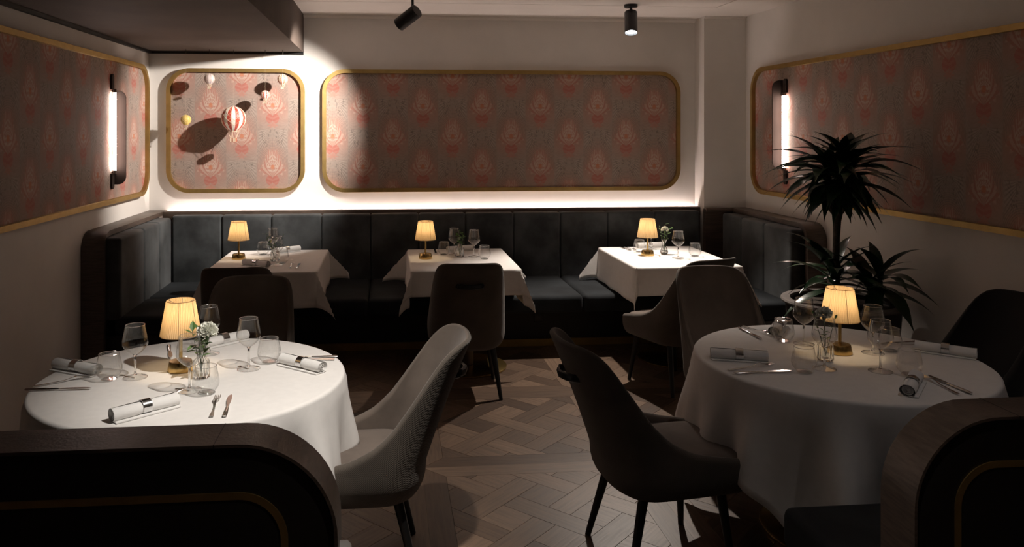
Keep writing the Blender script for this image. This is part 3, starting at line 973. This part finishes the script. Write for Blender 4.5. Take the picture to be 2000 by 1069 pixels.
# ------------------------------------------------------------------ vases with flowers
def sprig(parent, base, tip, nleaf, size, seed, mat='leaf_fresh'):
    rn = random.Random(seed)
    b, t_ = Vector(base), Vector(tip)
    mid = (b + t_) / 2 + Vector((rn.uniform(-.006, .006), rn.uniform(-.006, .006), 0))
    G().tube([b, mid, t_], [.0016, .0013, .0008], 6).build('stem', 'stem_green', parent)
    for i in range(nleaf):
        f = lerp(.5, 1.0, i / max(1, nleaf - 1))
        p = b.lerp(mid, f * 2) if f < .5 else mid.lerp(t_, f * 2 - 1)
        az = rn.uniform(0, 2 * PI); el = rn.uniform(-.1, .9); s = size * rn.uniform(.7, 1.2)
        d = Vector((math.cos(az) * math.cos(el), math.sin(az) * math.cos(el), math.sin(el)))
        sd = d.cross(Vector((0, 0, 1))).normalized(); up = sd.cross(d)
        V = [p, p + d * s * .35 + sd * s * .22 + up * s * .05, p + d * s * .7 + sd * s * .17, p + d * s - up * s * .12,
             p + d * s * .7 - sd * s * .17, p + d * s * .35 - sd * s * .22 + up * s * .05, p + d * s * .5 - up * s * .04]
        G().add(V, [(0, 1, 6), (1, 2, 6), (2, 3, 6), (3, 4, 6), (4, 5, 6), (5, 0, 6)]).build('leaf', mat, parent, fix=False)
def carnation(parent, c, rad, seed):
    rn = random.Random(seed); g = G(); c = Vector(c)
    for i in range(85):
        z = lerp(-.25, 1, (i + .5) / 85); a = i * 2.39996
        rr = math.sqrt(max(0, 1 - z * z))
        d = Vector((rr * math.cos(a), rr * math.sin(a), z))
        s = d.cross(Vector((.3, .2, 1))).normalized(); u = s.cross(d).normalized()
        w_ = rad * .42
        q0 = c + d * rad * .25
        V = [q0]
        for k_ in range(6):
            th = lerp(-1, 1, k_ / 5)
            V.append(c + d * rad * (1.0 - .12 * th * th + rn.uniform(-.2, .12)) + s * w_ * th + u * rad * rn.uniform(-.2, .2))
        g.add(V, [(0, k_, k_ + 1) for k_ in range(1, 6)])
    g.build('flower_head', 'petal', parent, smooth=False, fix=False)
def vase(name, loc, prof, label, flower, leaves, seed, ribs=0):
    t = tag(empty(name, loc), label, 'vase', 'flower vases on the tables')
    g = G()
    oprof = prof
    prof = prof + [(a - .0026, b) for a, b in prof[:2:-1]] + [(prof[1][0] - .006, .012), (0, .012)]
    if ribs:
        n = 48
        g.grid(lambda u, v: ((lambda p: (p[0] * (1 + .06 * math.cos(u * 2 * PI * ribs)) * math.cos(2 * PI * u), p[0] * (1 + .06 * math.cos(u * 2 * PI * ribs)) * math.sin(2 * PI * u), p[1]))(prof[round(v * (len(prof) - 1))])), n, len(prof), True)
        body = g.build('body', 'solid_glass', t)
    else:
        body = g.lathe(prof, 32).build('body', 'solid_glass', t)
    prof = oprof
    top = prof[-1][1]
    G().lathe([(0, top * .12), (min(p[0] for p in prof[1:]) * .8, top * .13), (min(p[0] for p in prof[1:]) * .8, top * .55), (0, top * .551)], 20).build('water', 'water', t)
    if flower:
        (fx, fy, fz, fr) = flower
        G().tube([(0, 0, .02), (fx * .2, fy * .2, top), (fx, fy, fz)], [.0018, .0018, .0022], 6).build('stem', 'stem_green', t)
        G().lathe([(.002, -.02), (.006, -.012), (.008, 0), (.009, .006)], 10, at=(fx, fy, fz)).build('calyx', 'stem_green', t)
        carnation(t, (fx, fy, fz + fr * .45), fr, seed)
    for i, (tx, ty, tz, nl, sz) in enumerate(leaves):
        sprig(t, (0, 0, .02), (tx, ty, tz), nl, sz, seed + i * 5)
    return t
bott = [(0, .002), (.030, .002), (.032, .008), (.032, .060), (.030, .070), (.018, .082), (.016, .092), (.022, .102)]
bud = [(0, .002), (.025, .002), (.030, .010), (.031, .022), (.026, .040), (.017, .062), (.014, .085), (.017, .105), (.023, .120)]
vase('flower_vase', (-.747, 3.258, ZTB), bott, 'cut-glass bottle vase holding a white carnation on the left round table', (.026, -.01, .165, .042),
     [(-.035, .0, .185, 12, .044), (-.015, .02, .20, 11, .040), (.035, .02, .205, 8, .040), (.0, -.03, .15, 8, .038), (.02, .0, .14, 8, .036)], 11, 12)
vase('flower_vase', (1.888, 3.254, ZTB), bott, 'cut-glass bottle vase holding a shaded carnation on the right round table', (-.01, -.006, .185, .034),
     [(-.05, .01, .20, 8, .03), (.05, .01, .175, 5, .03), (-.01, .0, .13, 6, .028)], 23, 12)
vase('flower_vase', (-.859, 6.145, ZTB), bott, 'small glass vase of dark green sprigs on the leftmost banquette table', None,
     [(-.065, .0, .21, 10, .034), (-.045, .0, .16, 8, .034), (.0, .01, .17, 7, .03), (.06, .01, .19, 4, .026)], 31, 12)
vase('flower_vase', (.568, 6.209, ZTB), bott, 'small ribbed glass vase of leafy greenery on the middle banquette table', None,
     [(.0, .0, .20, 14, .036), (.03, .01, .18, 12, .034), (-.02, .0, .17, 12, .034), (.02, -.02, .16, 10, .03)], 37, 12)
vase('flower_vase', (2.222, 6.185, ZTB), bud, 'slim waisted bud vase with white carnation on the right banquette table', (.004, -.006, .185, .030),
     [(-.04, .0, .225, 5, .034), (.005, .0, .24, 5, .034), (.05, .01, .22, 6, .036), (.02, .0, .17, 4, .03)], 41)

# ------------------------------------------------------------------ napkins
def make_napkin():
    t = empty('rolled_napkin')
    n = 26; L = .118
    def roll(u, v):
        x = lerp(-L, L, u)
        th = v * 2 * PI * 1.12 + .6
        pinch = 1 - .10 * math.exp(-(x / .03) ** 2)
        r = (.0235 + .0022 * v) * pinch * (1 + .03 * math.sin(x * 40 + v * 9))
        return (x, r * math.cos(th) * 1.08, .0225 + r * math.sin(th) * .9)
    ro = G().grid(roll, 24, n).build('roll', 'napkin', t, angle=80)
    for sx in (-1, 1):                                    # spiral of the folded cloth seen in the open ends
        def sp(u, v):
            th = u * 2 * PI * 2.3; r = .0215 - .0168 * u
            return (sx * (L - .001 - .009 * v), r * math.cos(th) * 1.05, .0225 + r * math.sin(th) * .9)
        G().grid(sp, 46, 3).build('inner_fold', 'napkin', ro, angle=80)
        G().tube([(sx * (L - .030), 0, .0225), (sx * (L - .010), 0, .0225)], .0205, 20, flat=.92).build('inner_core', 'napkin', ro)
    G().box(-L * .98, L * .98, -.036, -.004, .0004, .0042).build('loose_edge', 'napkin', ro, smooth=False)
    G().band([(.0255 * math.cos(2 * PI * i / 36), .0245 + .0235 * math.sin(2 * PI * i / 36)) for i in range(36)],
             [(.0272 * math.cos(2 * PI * i / 36), .0250 + .0248 * math.sin(2 * PI * i / 36)) for i in range(36)],
             lambda a, b: (-.0155, a, b), lambda a, b: (.0155, a, b), True).build('napkin_ring', 'silver', t)
    return t
GN = 'rolled napkins in silver rings'
def between(p, q):
    return ((p[0] + q[0]) / 2, (p[1] + q[1]) / 2), math.atan2(q[1] - p[1], q[0] - p[0])
for p, q, lb in (((-1.385, 3.445), (-1.17, 3.325), 'rolled napkin in silver ring at the left edge of the left round table'),
                 ((-.94, 2.79), (-.76, 2.945), 'rolled napkin in silver ring at the front of the left round table'),
                 ((-.452, 3.43), (-.26, 3.27), 'rolled napkin in silver ring at the right of the left round table'),
                 ((-.84, 3.70), (-.68, 3.84), 'rolled napkin in silver ring behind the carnation on the left round table'),
                 ((1.41, 3.335), (1.63, 3.26), 'rolled napkin in silver ring at the left of the right round table'),
                 ((2.39, 3.37), (2.555, 3.22), 'rolled napkin in silver ring at the right edge of the right round table'),
                 ((1.935, 2.78), (2.09, 2.95), 'rolled napkin lying end-on to the viewer on the right round table'),
                 ((1.875, 3.68), (1.99, 3.84), 'rolled napkin seen through a tumbler on the right round table'),
                 ((-.90, 6.53), (-.75, 6.64), 'rolled napkin in ring at the back of the leftmost banquette table'),
                 ((-1.06, 5.99), (-.87, 5.86), 'rolled napkin behind the chair back on the leftmost banquette table'),
                 ((.50, 6.48), (.70, 6.56), 'rolled napkin at the back of the middle banquette table'),
                 ((2.13, 6.545), (2.33, 6.585), 'rolled napkin at the back of the right banquette table')):
    c, a = between(p, q)
    put('napkin', make_napkin, (c[0], c[1], ZTB), a, lb, 'napkin', GN)

# ------------------------------------------------------------------ cutlery
def make_knife():
    o = empty('table_knife')
    h = G().tube([(-.11, 0, .005), (-.10, 0, .005), (-.05, 0, .005), (-.005, 0, .005), (.004, 0, .005)], [.006, .0085, .0075, .0055, .0045], 10, flat=.5).build('handle', 'steel', o)
    top = [(.004, .0045), (.02, .006), (.05, .009), (.085, .0095), (.105, .006), (.116, -.002)]
    bot = [(.105, -.0065), (.06, -.008), (.02, -.0065), (.004, -.0045)]
    loop = top + bot
    G().prism(loop, lambda a, b: (a, b, .0044), lambda a, b: (a, b, .0060)).build('blade', 'steel', o, angle=30)
    return o
def make_fork():
    o = empty('table_fork')
    def z(x): return .0035 + .010 * math.exp(-((x - .045) / .03) ** 2) + .004 * sm(.08, .11, x)
    st = [(-.105, .0075), (-.09, .0072), (-.05, .0042), (0, .003), (.03, .003), (.045, .006), (.055, .010), (.065, .0115)]
    g = G()
    V = []
    for x, w_ in st: V += [(x, -w_, z(x) + .0012), (x, w_, z(x) + .0012), (x, w_, z(x) - .0008), (x, -w_, z(x) - .0008)]
    F = [(0, 3, 2, 1), tuple((len(st) - 1) * 4 + i for i in range(4))]
    for j in range(len(st) - 1):
        for i in range(4):
            a = j * 4 + i; b = j * 4 + (i + 1) % 4; F.append((a, b, b + 4, a + 4))
    g.add(V, F).build('handle', 'steel', o, angle=50)
    for i in range(4):
        yy = -.0096 + i * .0064
        G().tube([(.063, yy, z(.063)), (.085, yy, z(.085)), (.105, yy * .97, z(.105)), (.112, yy * .95, z(.112))], [.0019, .0018, .0014, .0008], 6, flat=.6).build('tine', 'steel', o)
    return o
CUT = 'cutlery laid on the tables'
for kind, p, q, lb in (
    ('k', (-1.387, 3.155), (-1.13, 3.148), 'table knife at the left edge of the left round table'),
    ('f', (-1.365, 3.195), (-1.185, 3.31), 'table fork leaning by the left napkin on the left round table'),
    ('f', (-.607, 2.79), (-.631, 3.02), 'table fork at the front of the left round table'),
    ('k', (-.562, 2.79), (-.584, 3.02), 'table knife beside the fork at the front of the left round table'),
    ('k', (-.215, 3.495), (-.44, 3.50), 'table knife behind the right napkin on the left round table'),
    ('f', (-.228, 3.455), (-.44, 3.468), 'table fork behind the right napkin on the left round table'),
    ('k', (-.99, 3.70), (-.96, 3.60), 'knife tip showing behind the lamp on the left round table'),
    ('k', (1.762, 3.83), (1.772, 3.60), 'table knife at the back left of the right round table'),
    ('f', (1.805, 3.84), (1.85, 3.68), 'table fork at the back left of the right round table'),
    ('k', (1.40, 3.105), (1.66, 3.11), 'gleaming table knife at the near left of the right round table'),
    ('f', (1.395, 3.145), (1.63, 3.21), 'gleaming table fork at the near left of the right round table'),
    ('k', (2.19, 2.79), (2.178, 2.99), 'table knife beside the end-on napkin on the right round table'),
    ('f', (2.138, 2.79), (2.15, 2.985), 'table fork beside the end-on napkin on the right round table'),
    ('k', (2.50, 3.494), (2.33, 3.475), 'table knife behind the right-hand napkin on the right round table'),
    ('f', (2.47, 3.44), (2.27, 3.46), 'table fork behind the right-hand napkin on the right round table'),
    ('f', (-.70, 5.76), (-.712, 6.0), 'table fork at the front of the leftmost banquette table'),
    ('k', (-.655, 5.76), (-.652, 5.98), 'table knife at the front of the leftmost banquette table'),
    ('k', (.392, 6.60), (.39, 6.40), 'table knife behind the lamp on the middle banquette table'),
    ('k', (1.99, 6.58), (2.01, 6.40), 'table knife at the back of the right banquette table'),
    ('f', (2.03, 6.56), (2.05, 6.40), 'table fork at the back of the right banquette table')):
    c, a = between(p, q)
    sc = math.hypot(q[0] - p[0], q[1] - p[1]) / .23; sc = max(1.0, min(1.1, sc))
    if kind == 'k': put('knife', make_knife, (c[0], c[1], ZTB + .0005), a, lb, 'knife', CUT, (sc, sc, 1))
    else: put('fork', make_fork, (c[0], c[1], ZTB + .0005), a, lb, 'fork', CUT, (sc, sc, 1))

# ------------------------------------------------------------------ hanging balloons
def balloon(loc, r, mat, label, ztop_):
    t = tag(empty('balloon_ornament', loc), label, 'ornament', 'hanging balloon ornaments')
    prof = [(.0, 1.0), (.2, .98), (.42, .91), (.64, .77), (.82, .57), (.95, .31), (1.0, .02), (.97, -.25), (.87, -.50), (.71, -.72), (.52, -.90), (.36, -1.02), (.30, -1.08)]
    env = G().lathe([(a * r, b * r) for a, b in prof][::-1], 48).build('envelope', mat, t)
    G().lathe([(.30 * r, -1.12 * r), (.32 * r, -1.10 * r), (.32 * r, -1.06 * r), (.30 * r, -1.05 * r)], 20).build('mouth_ring', 'twine', env)
    G().lathe([(0, 1.06 * r), (.03 * r, 1.05 * r), (.06 * r, 1.0 * r), (.1 * r, .985 * r)], 10).build('cap', 'twine', env)
    net = G()                                            # netting over one half of the envelope
    m = 12
    for i in range(m):
        for sgn in (-1, 1):
            pts = []
            for j in range(15):
                b = lerp(.95, -.6, j / 14)
                rr = 1.012 * r * interp([(q[1], q[0]) for q in prof[::-1]], b)
                a = 2 * PI * i / m + sgn * j * .13
                pts.append((rr * math.cos(a), rr * math.sin(a), b * r * 1.005))
            net.tube(pts, .0075 * r + .0002, 4, False)
    net.build('net', 'twine', env, smooth=False)
    zb = -1.62 * r
    for i in range(8):
        a = 2 * PI * i / 8
        G().tube([(.55 * r * math.cos(a), .55 * r * math.sin(a), -.86 * r), (.24 * r * math.cos(a), .24 * r * math.sin(a), zb)], .012 * r + .0003, 4).build('rope', 'twine', t)
    bk = G().rbox(-.24 * r, .24 * r, -.24 * r, .24 * r, zb - .34 * r, zb, .04 * r, 2).build('basket', 'basket', t)
    for i in range(4):
        G().box((-.2 + i * .125) * r - .004, (-.2 + i * .125) * r + .003, -.26 * r, -.238 * r, zb - .33 * r, zb - .01 * r).build('basket_slat', 'twine', bk, smooth=False)
    G().tube([(0, 0, 1.04 * r), (0, 0, ztop_ - loc[2])], .00028, 4).build('thread', 'twine', t)
    G().tube([(0, 0, ztop_ - loc[2]), (0, 0, ztop_ - loc[2] - .02), (.006, 0, ztop_ - loc[2] - .026)], .0022, 6).build('hook', 'black_metal', t)
    return t
YH = 6.9
for x, z, r, m, lb in ((-1.514, 2.20, .044, 'balloon_lilac', 'small pale lilac hot-air balloon ornament hanging top left'),
                       (-.90, 2.20, .044, 'balloon_rust', 'small rust and cream balloon ornament hanging at the top right'),
                       (-1.047, 2.065, .038, 'balloon_red', 'small red striped balloon ornament with shaded top'),
                       (-1.313, 1.862, .103, 'balloon_red', 'large red and white striped balloon ornament'),
                       (-1.71, 1.85, .043, 'balloon_yellow', 'small yellow balloon ornament hanging at the left')):
    balloon((x, YH, z), r, m, lb, 2.452)

# ------------------------------------------------------------------ sconces
def sconce(side, y, label, up):
    xw = XL + .0155 if side < 0 else XR - .0155
    t = tag(empty('wall_sconce', (xw, y, 1.75), 0 if side < 0 else PI), label, 'wall light', 'tube sconces on the side walls')
    # local +x points out of the wall; the viewer's side is local -y on the left wall, +y on the right one
    s = -1 if side < 0 else 1
    z0, z1 = (-.40, .31) if up < 0 else (-.31, .42)
    fin = rrect(0, .088, z0, z1, .06, 10, (0, 1, 1, 0))
    G().prism(fin, lambda a, b: (a, -.005, b), lambda a, b: (a, .005, b)).build('fin', 'fin_bronze', t)
    ty_ = s * .062
    G().lathe([(.0105, -.292), (.0105, .292)], 24, True, True, at=(.026, ty_, 0)).build('light_tube', 'tube_glow', t)
    for zz in (-.304, .304):
        G().lathe([(.013, zz - .013), (.013, zz + .013)], 24, True, True, at=(.026, ty_, 0)).build('end_cap', 'bronze', t)
        za, zb = (zz + .012, zz + .125) if zz > 0 else (zz - .125, zz - .012)
        lo = rrect(-.022, .022, za, zb, .02, 8, (0, 0, 1, 1) if zz > 0 else (1, 1, 0, 0))
        G().prism(lo, lambda a, b: (.0, a + ty_, b), lambda a, b: (.016, a + ty_, b)).build('mount_plate', 'fin_bronze', t)
        G().box(.004, .02, min(0, ty_), max(0, ty_), zz - .006, zz + .006).build('bracket', 'fin_bronze', t, smooth=False)
    return t
sconce(-1, 6.17, 'vertical glowing tube sconce on the left wall panel', -1)
sconce(1, 6.19, 'vertical glowing tube sconce on the right wall panel behind the plant', 1)

# ------------------------------------------------------------------ ceiling spotlights
def spotlight(loc, target, ztop_, power, angle, blend, colr, label, stem_dx=0.0):
    t = tag(empty('ceiling_spotlight', loc), label, 'spotlight', 'black ceiling spotlights')
    d = (Vector(target) - Vector(loc)).normalized()
    q = d.to_track_quat('-Z', 'Y')
    m = q.to_matrix().to_4x4()
    rr, L = .052, .19
    def tr(g): g.v = [tuple(m @ Vector(p)) for p in g.v]; return g
    b = tr(G().lathe([(.0, L * .5), (rr * .94, L * .5), (rr, L * .5 - .006), (rr, -L * .5), (rr - .004, -L * .5), (rr - .005, -L * .5 + .02), (0, -L * .5 + .021)], 36)).build('housing', 'black_metal', t)
    tr(G().lathe([(0, -L * .5 + .018), (rr - .006, -L * .5 + .018), (rr - .006, -L * .5 + .016), (0, -L * .5 + .016)], 32)).build('lens', 'spot_glow', b)
    tr(G().lathe([(rr + .0006, L * .5 - .028), (rr + .0006, L * .5 - .024)], 36)).build('seam_ring', 'dark_panel', b)
    top = m @ Vector((0, 0, L * .5)); zt = ztop_ - loc[2]
    sx, sy = top.x * .5 + stem_dx, top.y * .5
    G().tube([(sx, sy, zt), (sx, sy, max(top.z * .4, .03))], .010, 12).build('stem', 'black_metal', t)
    G().tube([(sx, sy, max(top.z * .4, .03) + .05), (sx, sy, max(top.z * .4, .03) + .025)], .017, 12).build('knuckle', 'black_metal', t)
    G().lathe([(0, zt - .0005), (.055, zt - .0005), (.055, zt - .022), (.05, zt - .026), (0, zt - .026)], 32, at=(sx, sy, 0)).build('ceiling_plate', 'black_metal', t)
    l = bpy.data.lights.new('spot_light', 'SPOT'); l.energy = power; l.color = colr
    l.spot_size = R(angle); l.spot_blend = blend; l.shadow_soft_size = .022
    lo = bpy.data.objects.new('spot_light', l); col.objects.link(lo); lo.parent = t
    lo.location = m @ Vector((0, 0, -L * .5 - .004)); lo.rotation_euler = q.to_euler()
    return t
spotlight((.152, 5.90, 2.60), (-1.42, 7.1, 1.52), ZC, P_SPOT_WALL, 70, .7, (1.0, .92, .84), 'black ceiling spotlight tilted towards the balloon panel')
spotlight((1.978, 6.28, 2.64), (1.72, 5.35, 0), ZC, P_SPOT_ROOM, 78, .6, (1.0, .885, .78), 'lit black ceiling spotlight hanging over the right banquette table')
spotlight((.24, 2.50, 2.62), (-.30, 3.05, .75), ZC, P_SPOT_FRONT, 56, .75, (1.0, .93, .85), 'black ceiling spotlight above the aisle aimed at the left round table')

spotlight((2.15, 2.25, 2.62), (2.0, 2.95, .75), ZC, P_FILL_RIGHT, 78, .9, (1.0, .92, .90), 'added black fill spotlight, out of view above the right round table')  # unseen extra lamp, added to lift the right table and its cloth
spotlight((.55, 1.15, 2.62), (.55, 1.2, 0), ZC, P_FILL_REAR, 92, .7, (1.0, .90, .80), 'added black fill spotlight, out of view above the aisle between the booth backs')  # out-of-view fill lamp, added for ambient light and the booth rims

# ------------------------------------------------------------------ potted dracaena
def leaf_mesh(L, wdt, e0, droop, seed):
    rn = random.Random(seed)
    n = 9; x = z = 0; el = e0; V = []; F = []
    for i in range(n):
        t = i / (n - 1)
        w_ = wdt * (math.sin(PI * min(1, t * .9 + .12)) ** .8) * (1 - t ** 4) + .001
        nx, nz = -math.sin(el), math.cos(el)
        for s, kx in ((-1, .22), (0, 0), (1, .22)):
            V.append((x + nx * w_ * kx, s * w_, z + nz * w_ * kx))
        step = L / (n - 1)
        x += math.cos(el) * step; z += math.sin(el) * step
        el -= droop / (n - 1)
    for i in range(n - 1):
        for k_ in range(2):
            a = i * 3 + k_; F.append((a, a + 1, a + 4, a + 3))
    me = bpy.data.meshes.new('leaf'); me.from_pydata(V, [], F)
    for p in me.polygons: p.use_smooth = True
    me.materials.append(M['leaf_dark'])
    return me
LM = {}
rn = random.Random(5)
for k_, (e0, dr) in enumerate(((60, 55), (42, 60), (26, 62), (8, 58), (-8, 52), (-32, 42))):
    LM[k_] = [leaf_mesh(rn.uniform(.40, .46), .044 + .008 * v, R(e0), R(dr), v) for v in range(2)]
PX, PY = 2.79, 4.62
plant = tag(empty('potted_plant', (PX, PY, 0)), 'tall dracaena with arching dark leaves in a black planter by the right wall', 'plant')
pot = G().lathe([(0, .001), (.25, .001), (.275, .02), (.328, .70), (.332, .705), (.30, .705), (.298, .66), (0, .66)], 56).build('planter', 'planter_black', plant)
G().lathe([(.326, .690), (.352, .694), (.355, .704), (.350, .713), (.300, .713), (.296, .700)], 56).build('planter_rim', 'planter_rim', pot)
G().lathe([(.297, .660), (.297, .672), (.15, .69), (0, .695)], 40).build('soil', 'soil', pot)
tx, ty = -.03, .0
def lx(z): return tx + .012 * math.sin(z * 5)
fork_z = 1.235
G().tube([(lx(z), ty, z) for z in (.66, .8, .95, 1.1, 1.2, fork_z)], [.024, .022, .020, .020, .023, .028], 12).build('trunk', 'bark', plant)
heads = []
for dx, dy, hz in ((-.05, .02, 1.49), (.055, .01, 1.52), (.005, -.05, 1.46)):
    p0 = Vector((lx(fork_z), ty, fork_z - .01)); 
    G().tube([p0, p0 + Vector((dx * .8, dy * .8, .05)), Vector((tx + dx, ty + dy, hz))], [.019, .016, .014], 10).build('branch', 'bark', plant)
    heads.append((tx + dx, ty + dy, hz))
def place_leaf(lv, loc, az, s):
    o = bpy.data.objects.new('leaf', rn.choice(LM[lv])); col.objects.link(o)
    o.parent = plant; o.location = loc; o.rotation_euler = (rn.uniform(-.15, .15), 0, az); o.scale = (s, s, s)
for h, (hx, hy, hz) in enumerate(heads):
    for i in range(42):
        lv = min(5, int(i / 42 * 6)); az = i * 2.39996 + h
        dirx = math.cos(az)
        if PX + hx + dirx * .42 > XR - .02: az += .5 if math.sin(az) > 0 else -.5
        if PX + hx + math.cos(az) * .42 > XR - .02: continue
        place_leaf(lv, (hx + rn.uniform(-.008, .008), hy + rn.uniform(-.008, .008), hz + .06 - i * .004), az, rn.uniform(.85, 1.05) * (.72, .9, 1, .95, .82, .62)[lv])
for bx, by, bz, n_, s in ((-.10, -.08, .84, 14, .86), (.10, -.12, .80, 13, .80), (.02, .1, .86, 12, .85), (.17, -.12, .85, 12, .86)):
    G().tube([(bx, by, .66), (bx, by, bz)], [.015, .012], 8).build('shoot', 'stem_green', plant)
    for i in range(n_):
        lv = min(4, int(i / n_ * 5)); az = i * 2.39996 + bx * 30
        if PX + bx + math.cos(az) * .40 * s > XR - .02:
            if math.sin(az) > .3: continue
            az = -PI / 2 + rn.uniform(-.2, .75); lv = max(lv, 2)
            if PX + bx + math.cos(az) * .40 * s > XR - .02: az = -1.4
        place_leaf(lv, (bx, by, bz + .03 - i * .006), az, s * rn.uniform(.85, 1.1))
